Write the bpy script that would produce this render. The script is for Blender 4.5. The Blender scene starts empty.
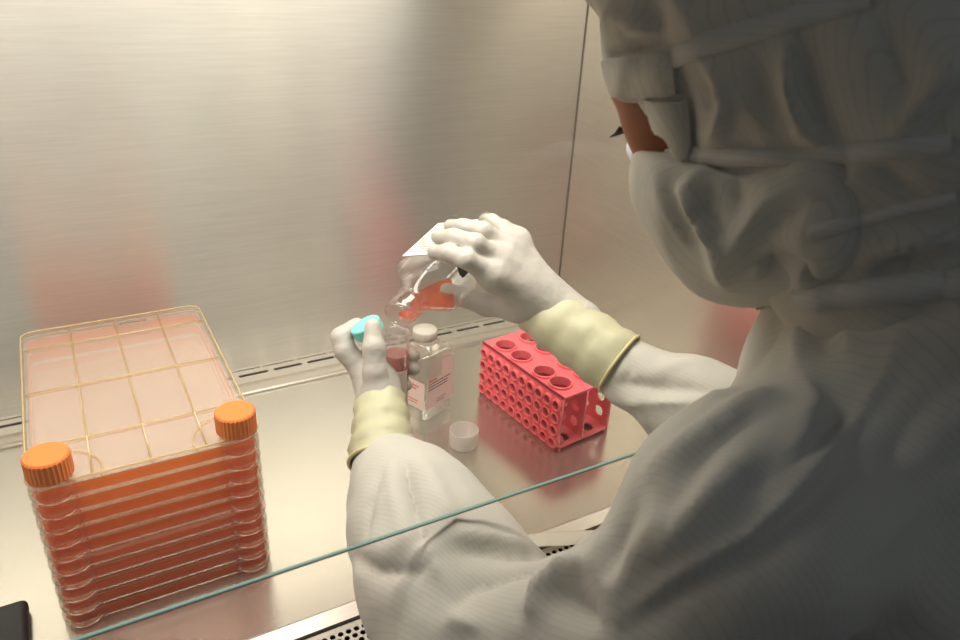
import bpy, bmesh, math, random
import numpy as np
from mathutils import Vector, Matrix, noise
from mathutils.bvhtree import BVHTree

random.seed(7)
PI = math.pi
C = bpy.context.scene.collection
sc = bpy.context.scene

# ------------------------------------------------------------------ camera
CAM = np.array([0.0, -0.6672, 0.6461])
RGT = np.array([0.8733336, -0.4844911, 0.05056474])
UPV = np.array([0.18045746, 0.4182012, 0.89024876])
FWD = np.array([0.45246384, 0.76835937, -0.45265919])
FPX = 755.5


def W(px, py, d):
    """world point seen at picture position (px, py) at depth d along the view axis"""
    return CAM + d * (FWD + RGT * (px - 480) / FPX - UPV * (py - 320) / FPX)


def raydir(px, py):
    return FWD + RGT * (px - 480) / FPX - UPV * (py - 320) / FPX


cam_data = bpy.data.cameras.new('camera')
cam_data.sensor_width = 36
cam_data.lens = FPX / 960 * 36
cam_data.clip_start = 0.01
cam = bpy.data.objects.new('camera', cam_data)
C.objects.link(cam)
cam.matrix_world = Matrix(((RGT[0], UPV[0], -FWD[0], CAM[0]), (RGT[1], UPV[1], -FWD[1], CAM[1]),
                           (RGT[2], UPV[2], -FWD[2], CAM[2]), (0, 0, 0, 1)))
cam_data.dof.use_dof = True
cam_data.dof.focus_distance = 0.86
cam_data.dof.aperture_fstop = 9.0
sc.camera = cam

# ------------------------------------------------------------------ materials


def lin(c):
    return tuple(((x / 255) / 12.92 if x / 255 <= 0.04045 else ((x / 255 + 0.055) / 1.055) ** 2.4) for x in c)


def new_mat(name):
    m = bpy.data.materials.new(name)
    m.use_nodes = True
    nt = m.node_tree
    nt.nodes.clear()
    out = nt.nodes.new('ShaderNodeOutputMaterial')
    return m, nt, out


def nd(nt, typ, **kw):
    n = nt.nodes.new(typ)
    for k, v in kw.items():
        if k in n.inputs:
            n.inputs[k].default_value = v
        else:
            setattr(n, k, v)
    return n


def col4(c):
    return (c[0], c[1], c[2], 1)


def principled(name, col, rough=0.5, metal=0.0, noise_scale=0, noise_amt=0.0, bump=0.0, bump_scale=80, spec=0.5, sss=0.0, coat=0.0):
    m, nt, out = new_mat(name)
    b = nd(nt, 'ShaderNodeBsdfPrincipled')
    b.inputs['Base Color'].default_value = col4(col)
    b.inputs['Roughness'].default_value = rough
    b.inputs['Metallic'].default_value = metal
    b.inputs['Specular IOR Level'].default_value = spec
    if sss:
        b.inputs['Subsurface Weight'].default_value = sss
        b.inputs['Subsurface Radius'].default_value = (0.01, 0.006, 0.004)
    if coat:
        b.inputs['Coat Weight'].default_value = coat
    tc = nd(nt, 'ShaderNodeTexCoord')
    if noise_amt:
        nz = nd(nt, 'ShaderNodeTexNoise')
        nz.inputs['Scale'].default_value = noise_scale
        nt.links.new(tc.outputs['Object'], nz.inputs['Vector'])
        mx = nd(nt, 'ShaderNodeMix', data_type='RGBA')
        mx.inputs[6].default_value = col4(tuple(x * (1 - noise_amt) for x in col))
        mx.inputs[7].default_value = col4(tuple(min(1, x * (1 + noise_amt)) for x in col))
        nt.links.new(nz.outputs['Fac'], mx.inputs[0])
        nt.links.new(mx.outputs[2], b.inputs['Base Color'])
    if bump:
        n2 = nd(nt, 'ShaderNodeTexNoise')
        n2.inputs['Scale'].default_value = bump_scale
        n2.inputs['Detail'].default_value = 4
        nt.links.new(tc.outputs['Object'], n2.inputs['Vector'])
        bp = nd(nt, 'ShaderNodeBump')
        bp.inputs['Strength'].default_value = bump
        bp.inputs['Distance'].default_value = 0.002
        nt.links.new(n2.outputs['Fac'], bp.inputs['Height'])
        nt.links.new(bp.outputs['Normal'], b.inputs['Normal'])
    nt.links.new(b.outputs[0], out.inputs[0])
    return m


def clear(name, tint, gloss_rough=0.05, milky=0.1, milk_col=(0.8, 0.8, 0.8), fres=0.12, base=0.03, through=0.5):
    """thin clear plastic or glass wall: tinted see-through, a little scatter, grazing reflection"""
    m, nt, out = new_mat(name)
    tr = nd(nt, 'ShaderNodeBsdfTransparent')
    tr.inputs[0].default_value = col4(tint)
    df = nd(nt, 'ShaderNodeBsdfDiffuse')
    df.inputs[0].default_value = col4(milk_col)
    tl = nd(nt, 'ShaderNodeBsdfTranslucent')
    tl.inputs[0].default_value = col4(milk_col)
    m0 = nd(nt, 'ShaderNodeMixShader')
    m0.inputs[0].default_value = through
    nt.links.new(df.outputs[0], m0.inputs[1])
    nt.links.new(tl.outputs[0], m0.inputs[2])
    m1 = nd(nt, 'ShaderNodeMixShader')
    m1.inputs[0].default_value = milky
    nt.links.new(tr.outputs[0], m1.inputs[1])
    nt.links.new(m0.outputs[0], m1.inputs[2])
    gl = nd(nt, 'ShaderNodeBsdfGlossy')
    gl.inputs['Roughness'].default_value = gloss_rough
    lw = nd(nt, 'ShaderNodeLayerWeight')
    lw.inputs['Blend'].default_value = fres
    ma = nd(nt, 'ShaderNodeMath', operation='MULTIPLY_ADD')
    nt.links.new(lw.outputs['Facing'], ma.inputs[0])
    ma.inputs[1].default_value = 0.6
    ma.inputs[2].default_value = base
    pw = nd(nt, 'ShaderNodeMath', operation='MINIMUM')
    nt.links.new(ma.outputs[0], pw.inputs[0])
    pw.inputs[1].default_value = 0.8
    m2 = nd(nt, 'ShaderNodeMixShader')
    nt.links.new(pw.outputs[0], m2.inputs[0])
    nt.links.new(m1.outputs[0], m2.inputs[1])
    nt.links.new(gl.outputs[0], m2.inputs[2])
    nt.links.new(m2.outputs[0], out.inputs[0])
    return m


def steel(name, col, rough, aniso, streak_axis, metal=0.85, streak=0.10, tangent=(0, 0, 1), smudge=0.12):
    """brushed stainless steel: fine streaks along one axis, faint smudges"""
    m, nt, out = new_mat(name)
    b = nd(nt, 'ShaderNodeBsdfPrincipled')
    b.inputs['Metallic'].default_value = metal
    tc = nd(nt, 'ShaderNodeTexCoord')
    mp = nd(nt, 'ShaderNodeMapping')
    s = [420, 420, 420]
    s[streak_axis] = 14
    mp.inputs['Scale'].default_value = s
    nt.links.new(tc.outputs['Object'], mp.inputs['Vector'])
    nz = nd(nt, 'ShaderNodeTexNoise')
    nz.inputs['Scale'].default_value = 1
    nz.inputs['Detail'].default_value = 3
    nt.links.new(mp.outputs[0], nz.inputs['Vector'])
    n2 = nd(nt, 'ShaderNodeTexNoise')
    n2.inputs['Scale'].default_value = 5
    n2.inputs['Detail'].default_value = 5
    nt.links.new(tc.outputs['Object'], n2.inputs['Vector'])
    mx = nd(nt, 'ShaderNodeMix', data_type='RGBA')
    mx.inputs[6].default_value = col4(tuple(x * (1 - streak) for x in col))
    mx.inputs[7].default_value = col4(tuple(min(1, x * (1 + streak)) for x in col))
    nt.links.new(nz.outputs['Fac'], mx.inputs[0])
    nt.links.new(mx.outputs[2], b.inputs['Base Color'])
    rr = nd(nt, 'ShaderNodeMapRange')
    rr.inputs['From Min'].default_value = 0.0
    rr.inputs['From Max'].default_value = 1.0
    rr.inputs['To Min'].default_value = rough * (1 - smudge)
    rr.inputs['To Max'].default_value = rough * (1 + smudge)
    nt.links.new(n2.outputs['Fac'], rr.inputs['Value'])
    nt.links.new(rr.outputs[0], b.inputs['Roughness'])
    b.inputs['Anisotropic'].default_value = aniso
    if aniso:
        cv = nd(nt, 'ShaderNodeCombineXYZ')
        for i in range(3):
            cv.inputs[i].default_value = tangent[i]
        nt.links.new(cv.outputs[0], b.inputs['Tangent'])
    bp = nd(nt, 'ShaderNodeBump')
    bp.inputs['Strength'].default_value = 0.06
    bp.inputs['Distance'].default_value = 0.0006
    nt.links.new(nz.outputs['Fac'], bp.inputs['Height'])
    nt.links.new(bp.outputs['Normal'], b.inputs['Normal'])
    nt.links.new(b.outputs[0], out.inputs[0])
    return m


def fabric(name, col, stripe_dir=(1, 0.35, 0.2), pitch=0.0036, trans=0.12, crease_rot=(0.3, 0.5, 0.6)):
    """white clean-room polyester: fine pinstripe thread and a soft weave"""
    m, nt, out = new_mat(name)
    b = nd(nt, 'ShaderNodeBsdfPrincipled')
    b.inputs['Roughness'].default_value = 0.75
    b.inputs['Specular IOR Level'].default_value = 0.2
    b.inputs['Sheen Weight'].default_value = 0.15
    tc = nd(nt, 'ShaderNodeTexCoord')
    dv = Vector(stripe_dir).normalized()
    dt = nd(nt, 'ShaderNodeVectorMath', operation='DOT_PRODUCT')
    nt.links.new(tc.outputs['Object'], dt.inputs[0])
    dt.inputs[1].default_value = dv / pitch
    nz = nd(nt, 'ShaderNodeTexNoise')
    nz.inputs['Scale'].default_value = 14
    nt.links.new(tc.outputs['Object'], nz.inputs['Vector'])
    ad = nd(nt, 'ShaderNodeMath', operation='MULTIPLY_ADD')
    nt.links.new(nz.outputs['Fac'], ad.inputs[0])
    ad.inputs[1].default_value = 1.2
    nt.links.new(dt.outputs['Value'], ad.inputs[2])
    fr = nd(nt, 'ShaderNodeMath', operation='FRACT')
    nt.links.new(ad.outputs[0], fr.inputs[0])
    st = nd(nt, 'ShaderNodeMapRange')
    st.inputs['From Min'].default_value = 0.0
    st.inputs['From Max'].default_value = 0.22
    st.inputs['To Min'].default_value = 1.0
    st.inputs['To Max'].default_value = 0.0
    nt.links.new(fr.outputs[0], st.inputs['Value'])
    mx = nd(nt, 'ShaderNodeMix', data_type='RGBA')
    mx.inputs[6].default_value = col4(col)
    mx.inputs[7].default_value = col4(tuple(x * 0.84 for x in col))
    nt.links.new(st.outputs[0], mx.inputs[0])
    nt.links.new(mx.outputs[2], b.inputs['Base Color'])
    mp = nd(nt, 'ShaderNodeMapping')
    mp.inputs['Rotation'].default_value = crease_rot
    mp.inputs['Scale'].default_value = (0.55, 1.3, 1.3)
    nt.links.new(tc.outputs['Object'], mp.inputs['Vector'])
    n3 = nd(nt, 'ShaderNodeTexNoise', noise_type='RIDGED_MULTIFRACTAL')
    n3.inputs['Scale'].default_value = 11
    n3.inputs['Detail'].default_value = 2.5
    n3.inputs['Distortion'].default_value = 0.5
    nt.links.new(mp.outputs[0], n3.inputs['Vector'])
    b3 = nd(nt, 'ShaderNodeBump')
    b3.inputs['Strength'].default_value = 0.9
    b3.inputs['Distance'].default_value = 0.012
    nt.links.new(n3.outputs['Fac'], b3.inputs['Height'])
    n2 = nd(nt, 'ShaderNodeTexNoise')
    n2.inputs['Scale'].default_value = 70
    n2.inputs['Detail'].default_value = 5
    nt.links.new(tc.outputs['Object'], n2.inputs['Vector'])
    bp = nd(nt, 'ShaderNodeBump')
    bp.inputs['Strength'].default_value = 0.3
    bp.inputs['Distance'].default_value = 0.002
    nt.links.new(n2.outputs['Fac'], bp.inputs['Height'])
    nt.links.new(b3.outputs['Normal'], bp.inputs['Normal'])
    nt.links.new(bp.outputs['Normal'], b.inputs['Normal'])
    tl = nd(nt, 'ShaderNodeBsdfTranslucent')
    tl.inputs[0].default_value = col4(col)
    ms = nd(nt, 'ShaderNodeMixShader')
    ms.inputs[0].default_value = trans
    nt.links.new(b.outputs[0], ms.inputs[1])
    nt.links.new(tl.outputs[0], ms.inputs[2])
    nt.links.new(ms.outputs[0], out.inputs[0])
    return m


M = {}
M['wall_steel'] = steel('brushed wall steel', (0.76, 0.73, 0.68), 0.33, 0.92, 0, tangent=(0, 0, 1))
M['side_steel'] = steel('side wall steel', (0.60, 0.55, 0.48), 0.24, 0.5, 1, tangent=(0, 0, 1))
M['tray_steel'] = steel('tray steel', (0.64, 0.61, 0.54), 0.23, 0.0, 0, streak=0.05)
M['lip_steel'] = steel('lip steel', (0.66, 0.62, 0.55), 0.45, 0.0, 0, streak=0.04, metal=0.7)
M['grille_steel'] = steel('grille steel', (0.62, 0.58, 0.52), 0.35, 0.0, 0, streak=0.05)
M['dark'] = principled('painted plenum shade', (0.006, 0.006, 0.006), 0.8)  # near-black colour stands in for the shade inside the plenum
M['paint'] = principled('cream cabinet paint', lin((200, 195, 180)), 0.5)
M['floorm'] = principled('grey vinyl floor', lin((110, 112, 112)), 0.5, noise_scale=30, noise_amt=0.1)
M['room'] = principled('room paint', lin((120, 124, 126)), 0.8)
M['glass'] = clear('sash glass', (0.96, 0.985, 0.97), 0.0, 0.015, (0.8, 0.8, 0.78), 0.08, 0.02)
M['glass_edge'] = principled('polished glass edge', lin((118, 148, 140)), 0.2, spec=0.5)
M['fabric'] = fabric('coverall fabric', lin((196, 191, 181)))
M['fabric_hood'] = fabric('hood fabric', lin((204, 198, 186)), (0.6, 0.75, -0.25))
M['fabric_mask'] = fabric('face cover fabric', lin((210, 204, 191)), (0.8, 0.5, 0.1))
M['tape'] = fabric('binding tape', lin((202, 198, 190)), (0.2, 0.2, 1.0), 0.004, 0.05)
M['mask_white'] = principled('white mask edge', lin((225, 230, 240)), 0.7)
M['skin'] = principled('brown skin', lin((150, 92, 62)), 0.5, noise_scale=60, noise_amt=0.12, sss=0.15)
M['lash'] = principled('black lash', (0.01, 0.008, 0.007), 0.5)
M['eye'] = principled('eye with painted shade', lin((96, 74, 62)), 0.2)  # shade on the eye white is painted into this dark brown
M['glove'] = principled('thin white glove', lin((184, 177, 169)), 0.5, noise_scale=40, noise_amt=0.04, bump=0.22, bump_scale=170, sss=0.2)
M['cuff'] = principled('ivory glove cuff', lin((186, 181, 150)), 0.5, noise_scale=40, noise_amt=0.05, bump=0.25, bump_scale=90, sss=0.15)
M['cuff_roll'] = principled('rolled cuff edge', lin((196, 184, 134)), 0.45)
M['pink'] = principled('pink rack plastic', lin((254, 120, 130)), 0.38, sss=0.12, noise_scale=20, noise_amt=0.03)
M['orange_cap'] = principled('orange cap plastic', lin((236, 128, 60)), 0.5, bump=0.06, bump_scale=300)
M['teal'] = principled('teal cap plastic', lin((126, 214, 206)), 0.45, sss=0.1)
M['cap_white'] = clear('frosted white cap', (0.9, 0.88, 0.85), 0.25, 0.78, (0.90, 0.85, 0.81), 0.1, 0.02)
M['cap_solid'] = principled('white cap plastic', lin((204, 196, 186)), 0.45, sss=0.2)
M['pc'] = clear('clear stack plastic', (0.99, 0.98, 0.965), 0.06, 0.022, (0.92, 0.88, 0.82), 0.15, 0.03)
M['pc_top'] = clear('clear lid plastic', (0.985, 0.97, 0.94), 0.06, 0.15, (0.95, 0.91, 0.86), 0.15, 0.05)
M['pc_rib'] = clear('clear plastic rib', (0.96, 0.88, 0.70), 0.06, 0.40, (0.98, 0.82, 0.50), 0.2, 0.05)
M['bottle'] = clear('clear bottle plastic', (0.96, 0.955, 0.945), 0.04, 0.04, (0.9, 0.88, 0.85), 0.25, 0.04)
M['tube'] = clear('clear tube plastic', (0.96, 0.94, 0.93), 0.08, 0.16, (0.9, 0.86, 0.84), 0.2, 0.04)
M['media'] = clear('orange culture medium', lin((255, 185, 130)), 0.05, 0.78, lin((255, 138, 66)), 0.1, 0.02, 0.8)
M['media_top'] = clear('orange culture medium in a thin layer', (1.0, 0.97, 0.94), 0.05, 0.07, lin((255, 226, 204)), 0.1, 0.02)
M['media_bottle'] = clear('orange medium in bottle', lin((255, 200, 165)), 0.02, 0.22, lin((255, 110, 50)), 0.1, 0.04)
M['media_tube'] = clear('red medium in tube', lin((235, 130, 115)), 0.05, 0.55, lin((214, 92, 78)), 0.1, 0.02)
M['paper'] = principled('label paper', lin((216, 212, 208)), 0.6)
M['paper_pink'] = principled('pale pink label', lin((236, 212, 206)), 0.6)
M['ink'] = principled('label ink', lin((70, 66, 64)), 0.6)
M['ink_red'] = principled('red label ink', lin((215, 92, 70)), 0.6)
M['ink_faint'] = principled('faint grey ink', lin((84, 78, 74)), 0.6)
M['orange_strip'] = principled('orange strip', lin((224, 120, 70)), 0.5)
M['wrap'] = principled('cream wrapper', lin((240, 236, 222)), 0.45, bump=0.2, bump_scale=50)
M['rubber'] = principled('black rubber', (0.012, 0.012, 0.014), 0.45)
M['seam'] = principled('joint sealant', lin((96, 88, 78)), 0.6)
M['metal'] = principled('zip metal', (0.75, 0.75, 0.74), 0.25, metal=1.0)
M['fluor'] = principled('lamp housing', (0.8, 0.8, 0.8), 0.5)

# ------------------------------------------------------------------ object helpers


def link_mesh(name, verts, faces, mat, parent=None, smooth=False, mats=None):
    me = bpy.data.meshes.new(name)
    me.from_pydata([tuple(v) for v in verts], [], [tuple(f) for f in faces])
    me.materials.append(M[mat] if isinstance(mat, str) else mat)
    me.update()
    if smooth:
        me.polygons.foreach_set('use_smooth', [True] * len(me.polygons))
    o = bpy.data.objects.new(name, me)
    C.objects.link(o)
    if parent:
        o.parent = parent
    return o


def link_bm(name, bm, mat, parent=None, smooth=False):
    bmesh.ops.recalc_face_normals(bm, faces=bm.faces)
    me = bpy.data.meshes.new(name)
    bm.to_mesh(me)
    bm.free()
    me.materials.append(M[mat])
    if smooth:
        me.polygons.foreach_set('use_smooth', [True] * len(me.polygons))
    o = bpy.data.objects.new(name, me)
    C.objects.link(o)
    if parent:
        o.parent = parent
    return o


def thing(name, label, cat, loc=(0, 0, 0), rot=None, group=None):
    o = bpy.data.objects.new(name, None)
    o.empty_display_size = 0.02
    C.objects.link(o)
    o.location = tuple(loc)
    if rot is not None:
        o.rotation_euler = rot
    tag(o, label, cat, group)
    return o


def tag(o, label, cat, group=None):
    o['label'] = label
    o['category'] = cat
    if group:
        o['group'] = group
    return o


def struct(o):
    o['kind'] = 'structure'
    return o


def box(bm, lo, hi, bev=0.0, seg=2):
    r = bmesh.ops.create_cube(bm, size=1.0)
    vs = r['verts']
    for v in vs:
        v.co = Vector(tuple(lo[i] + (v.co[i] + 0.5) * (hi[i] - lo[i]) for i in range(3)))
    if bev:
        es = list({e for v in vs for e in v.link_edges})
        bmesh.ops.bevel(bm, geom=es, offset=bev, segments=seg, profile=0.5, affect='EDGES')
    return bm


def lathe(bm, prof, n=40, mat=None, close=False):
    """prof: list of (r, z); revolve about z, optional transform"""
    rings = []
    for r, z in prof:
        ring = []
        for k in range(n):
            a = 2 * PI * k / n
            p = Vector((r * math.cos(a), r * math.sin(a), z))
            ring.append(bm.verts.new(mat @ p if mat else p))
        rings.append(ring)
    for a, b in zip(rings[:-1], rings[1:]):
        for k in range(n):
            bm.faces.new((a[k], a[(k + 1) % n], b[(k + 1) % n], b[k]))
    if prof[0][0] < 1e-5:
        pass
    return rings


def lathe_cap(bm, ring):
    try:
        bm.faces.new(ring)
    except ValueError:
        pass


def loft_square(bm, secs, n=48, mat=None):
    """secs: (half_x, half_y, corner_exponent, z): superellipse cross-sections"""
    rings = []
    for hx, hy, ex, z in secs:
        ring = []
        for k in range(n):
            a = 2 * PI * k / n
            c, s = math.cos(a), math.sin(a)
            x = hx * math.copysign(abs(c) ** (2 / ex), c)
            y = hy * math.copysign(abs(s) ** (2 / ex), s)
            p = Vector((x, y, z))
            ring.append(bm.verts.new(mat @ p if mat else p))
        rings.append(ring)
    for a, b in zip(rings[:-1], rings[1:]):
        for k in range(n):
            bm.faces.new((a[k], a[(k + 1) % n], b[(k + 1) % n], b[k]))
    return rings


def tube_along(bm, pts, r, n=8, closed=False, caps=True):
    pts = [Vector(p) for p in pts]
    N = len(pts)
    rings = []
    up = Vector((0.13, 0.31, 0.94))
    for i, p in enumerate(pts):
        a = pts[(i - 1) % N] if closed or i else pts[0]
        b = pts[(i + 1) % N] if closed or i < N - 1 else pts[-1]
        t = (b - a).normalized()
        s = t.cross(up)
        if s.length < 1e-4:
            s = t.cross(Vector((1, 0, 0)))
        s.normalize()
        u = s.cross(t)
        rr = r[i] if isinstance(r, (list, tuple)) else r
        rings.append([bm.verts.new(p + (s * math.cos(2 * PI * k / n) + u * math.sin(2 * PI * k / n)) * rr) for k in range(n)])
    rng = range(N if closed else N - 1)
    for i in rng:
        a, b = rings[i], rings[(i + 1) % N]
        for k in range(n):
            bm.faces.new((a[k], a[(k + 1) % n], b[(k + 1) % n], b[k]))
    if caps and not closed:
        bm.faces.new(rings[0])
        bm.faces.new(rings[-1])
    return rings


def plate_with_holes(outline, holes, thick):
    """flat plate in xy with holes (list of point loops), extruded by thick; returns mesh data"""
    cu = bpy.data.curves.new('plate', 'CURVE')
    cu.dimensions = '2D'
    cu.fill_mode = 'BOTH'
    cu.extrude = thick / 2
    for loop in [outline] + holes:
        sp = cu.splines.new('POLY')
        sp.points.add(len(loop) - 1)
        for p, q in zip(sp.points, loop):
            p.co = (q[0], q[1], 0, 1)
        sp.use_cyclic_u = True
    ob = bpy.data.objects.new('plate', cu)
    C.objects.link(ob)
    dg = bpy.context.evaluated_depsgraph_get()
    me = bpy.data.meshes.new_from_object(ob.evaluated_get(dg))
    bpy.data.objects.remove(ob)
    bpy.data.curves.remove(cu)
    return me


def circle(cx, cy, r, n=20):
    return [(cx + r * math.cos(2 * PI * k / n), cy + r * math.sin(2 * PI * k / n)) for k in range(n)]


def add_mesh(bm, me, mat):
    nb = len(bm.verts)
    bm.from_mesh(me)
    bm.verts.ensure_lookup_table()
    for v in bm.verts[nb:]:
        v.co = mat @ v.co
    bpy.data.meshes.remove(me)


def frame(ox, ux, uy, uz=None):
    ux = Vector(ux).normalized()
    uy = Vector(uy).normalized()
    uz = ux.cross(uy) if uz is None else Vector(uz)
    return Matrix(((ux.x, uy.x, uz.x, ox[0]), (ux.y, uy.y, uz.y, ox[1]), (ux.z, uy.z, uz.z, ox[2]), (0, 0, 0, 1)))


# ------------------------------------------------------------------ soft-body modelling: distance fields meshed with surface nets
class Field:
    def __init__(self, lo, hi, h):
        self.lo = np.array(lo, float)
        self.h = h
        self.n = np.ceil((np.array(hi) - self.lo) / h).astype(int) + 1
        self.ax = [self.lo[i] + h * np.arange(self.n[i]) for i in range(3)]
        self.f = np.full(self.n, 0.08, np.float32)

    def sub(self, bmin, bmax):
        i0 = np.clip(np.floor((np.array(bmin) - self.lo) / self.h).astype(int), 0, self.n)
        i1 = np.clip(np.ceil((np.array(bmax) - self.lo) / self.h).astype(int) + 1, 0, self.n)
        sl = tuple(slice(a, b) for a, b in zip(i0, i1))
        g = np.meshgrid(*[self.ax[k][sl[k]] for k in range(3)], indexing='ij')
        return sl, np.stack(g, -1)

    def union(self, fn, bmin, bmax, k=0.02):
        m = 0.08 + k
        sl, P = self.sub(np.array(bmin) - m, np.array(bmax) + m)
        if P.size == 0:
            return
        d = fn(P)
        a = self.f[sl]
        h = np.clip(0.5 + 0.5 * (a - d) / k, 0, 1)
        self.f[sl] = a * (1 - h) + d * h - k * h * (1 - h)

    def cut(self, fn, k=0.004):
        """subtract a region (fn < 0)"""
        sl, P = self.sub(self.lo, self.lo + self.h * self.n)
        d = -fn(P)
        a = self.f[sl]
        h = np.clip(0.5 - 0.5 * (a - d) / k, 0, 1)
        self.f[sl] = a * (1 - h) + d * h + k * h * (1 - h)

    def cone(self, a, b, ra, rb, k=0.02):
        a = np.array(a, float)
        b = np.array(b, float)
        ba = b - a
        L2 = ba @ ba

        def fn(P):
            t = np.clip(((P - a) @ ba) / L2, 0, 1)
            return np.linalg.norm(P - a - t[..., None] * ba, axis=-1) - (ra + (rb - ra) * t)
        r = max(ra, rb)
        self.union(fn, np.minimum(a, b) - r, np.maximum(a, b) + r, k)

    def chain(self, pts, rads, k=0.02):
        for i in range(len(pts) - 1):
            self.cone(pts[i], pts[i + 1], rads[i], rads[i + 1], k)

    def ell(self, c, axes, rad, k=0.02):
        """ellipsoid, axes = 3 unit rows"""
        c = np.array(c, float)
        A = np.array(axes, float)
        rad = np.array(rad, float)

        def fn(P):
            q = (P - c) @ A.T
            k0 = np.linalg.norm(q / rad, axis=-1)
            k1 = np.linalg.norm(q / rad ** 2, axis=-1)
            return k0 * (k0 - 1) / np.maximum(k1, 1e-6)
        r = max(rad)
        self.union(fn, c - r, c + r, k)

    def mesh(self):
        f = self.f
        s = f < 0
        nx, ny, nz = f.shape
        cnt = np.zeros((nx - 1, ny - 1, nz - 1), np.int8)
        corners = [(i, j, k) for i in (0, 1) for j in (0, 1) for k in (0, 1)]
        for i, j, k in corners:
            cnt += s[i:nx - 1 + i, j:ny - 1 + j, k:nz - 1 + k]
        act = (cnt > 0) & (cnt < 8)
        idx = np.argwhere(act)
        vid = np.full(act.shape, -1, np.int64)
        vid[act] = np.arange(len(idx))
        acc = np.zeros((len(idx), 3))
        num = np.zeros(len(idx))
        vals = {c: f[idx[:, 0] + c[0], idx[:, 1] + c[1], idx[:, 2] + c[2]] for c in corners}
        for c in corners:
            for ax in range(3):
                if c[ax] == 0:
                    e = list(c)
                    e[ax] = 1
                    e = tuple(e)
                    v0, v1 = vals[c], vals[e]
                    cr = (v0 < 0) != (v1 < 0)
                    t = np.where(cr, v0 / np.where(cr, v0 - v1, 1), 0)
                    p = np.tile(np.array(c, float), (len(idx), 1))
                    p[:, ax] += t
                    acc += p * cr[:, None]
                    num += cr
        V = self.lo + self.h * (idx + acc / num[:, None])
        quads = []
        for ax in range(3):
            u, w = (ax + 1) % 3, (ax + 2) % 3
            sl0 = [slice(None)] * 3
            sl1 = [slice(None)] * 3
            sl0[ax] = slice(0, -1)
            sl1[ax] = slice(1, None)
            for d in (u, w):
                sl0[d] = slice(1, -1)
                sl1[d] = slice(1, -1)
            a = s[tuple(sl0)]
            b = s[tuple(sl1)]
            ch = np.argwhere(a != b)
            if not len(ch):
                continue
            fl = a[tuple(ch.T)]
            base = ch.copy()
            base[:, u] += 1
            base[:, w] += 1
            q = []
            for du, dw in ((-1, -1), (0, -1), (0, 0), (-1, 0)):
                cidx = base.copy()
                cidx[:, u] += du
                cidx[:, w] += dw
                q.append(vid[tuple(cidx.T)])
            q = np.stack(q, 1)
            q[~fl] = q[~fl][:, ::-1]
            quads.append(q)
        Q = np.concatenate(quads)
        Q = Q[(Q >= 0).all(1)]
        return V, Q


def normals_of(V, Q):
    n = np.cross(V[Q[:, 2]] - V[Q[:, 0]], V[Q[:, 3]] - V[Q[:, 1]])
    N = np.zeros_like(V)
    for k in range(4):
        np.add.at(N, Q[:, k], n)
    return N / np.maximum(np.linalg.norm(N, axis=1, keepdims=True), 1e-12)


def smooth(V, Q, it=2, f=0.5):
    for _ in range(it):
        acc = np.zeros_like(V)
        num = np.zeros(len(V))
        for a, b in ((0, 1), (1, 2), (2, 3), (3, 0)):
            np.add.at(acc, Q[:, a], V[Q[:, b]])
            np.add.at(acc, Q[:, b], V[Q[:, a]])
            np.add.at(num, Q[:, a], 1)
            np.add.at(num, Q[:, b], 1)
        V = V * (1 - f) + f * acc / np.maximum(num, 1)[:, None]
    return V


def seg_dist(P, poly):
    """distance of points to polyline and parameter 0..1 along it"""
    best = np.full(len(P), 1e9)
    par = np.zeros(len(P))
    L = np.r_[0, np.cumsum(np.linalg.norm(np.diff(poly, axis=0), axis=1))]
    for i in range(len(poly) - 1):
        a, b = poly[i], poly[i + 1]
        ba = b - a
        t = np.clip(((P - a) @ ba) / max(ba @ ba, 1e-12), 0, 1)
        d = np.linalg.norm(P - a - t[:, None] * ba, axis=1)
        m = d < best
        best[m] = d[m]
        par[m] = (L[i] + t[m] * (L[i + 1] - L[i])) / L[-1]
    return best, par


def fold(V, N, poly, h, w, taper=True):
    """raise (h>0) or press (h<0) the cloth along a polyline, soft profile of half-width w"""
    d, t = seg_dist(V, np.array(poly))
    x = d / w
    prof = 0.45 * np.exp(-x ** 2) + 0.75 * np.exp(-1.6 * x)
    if taper:
        prof *= np.sin(np.clip(t, 0.02, 0.98) * PI) ** 0.5
    return V + N * (h * prof)[:, None]


def project(bvh, pts, n_sub=6):
    """points of a line seen on a surface, turned into places on that surface"""
    out = []
    P = []
    for (a, b) in zip(pts[:-1], pts[1:]):
        for k in range(n_sub):
            P.append((a[0] + (b[0] - a[0]) * k / n_sub, a[1] + (b[1] - a[1]) * k / n_sub))
    P.append(pts[-1])
    for p in P:
        r = bvh.ray_cast(Vector(CAM), Vector(raydir(*p)).normalized())
        if r[0] is not None:
            out.append(np.array(r[0]))
    return np.array(out) if len(out) > 1 else None


def apply_folds(V, Q, folds):
    bvh = BVHTree.FromPolygons([Vector(v) for v in V], Q.tolist())
    N = normals_of(V, Q)
    for pts, h, w in folds:
        poly = project(bvh, pts)
        if poly is not None:
            V = fold(V, N, poly, h, w)
    return V


def ripple(V, Q, amp, scale, stretch=(1, 1, 1), ofs=0.0):
    N = normals_of(V, Q)
    st = np.array(stretch)
    d = np.array([noise.fractal(Vector(p * st * scale) + Vector((ofs, ofs, ofs)), 0.9, 2.1, 3) for p in V])
    return V + N * (amp * d)[:, None]

# ================================================================== THE SETTING: a clean-bench cabinet
XL, XR, YB, YF, ZT = -0.45, 0.82, 0.43, -0.27, 0.76


def slab(name, lo, hi, mat):
    bm = bmesh.new()
    box(bm, lo, hi)
    return struct(link_bm(name, bm, mat))


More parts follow.
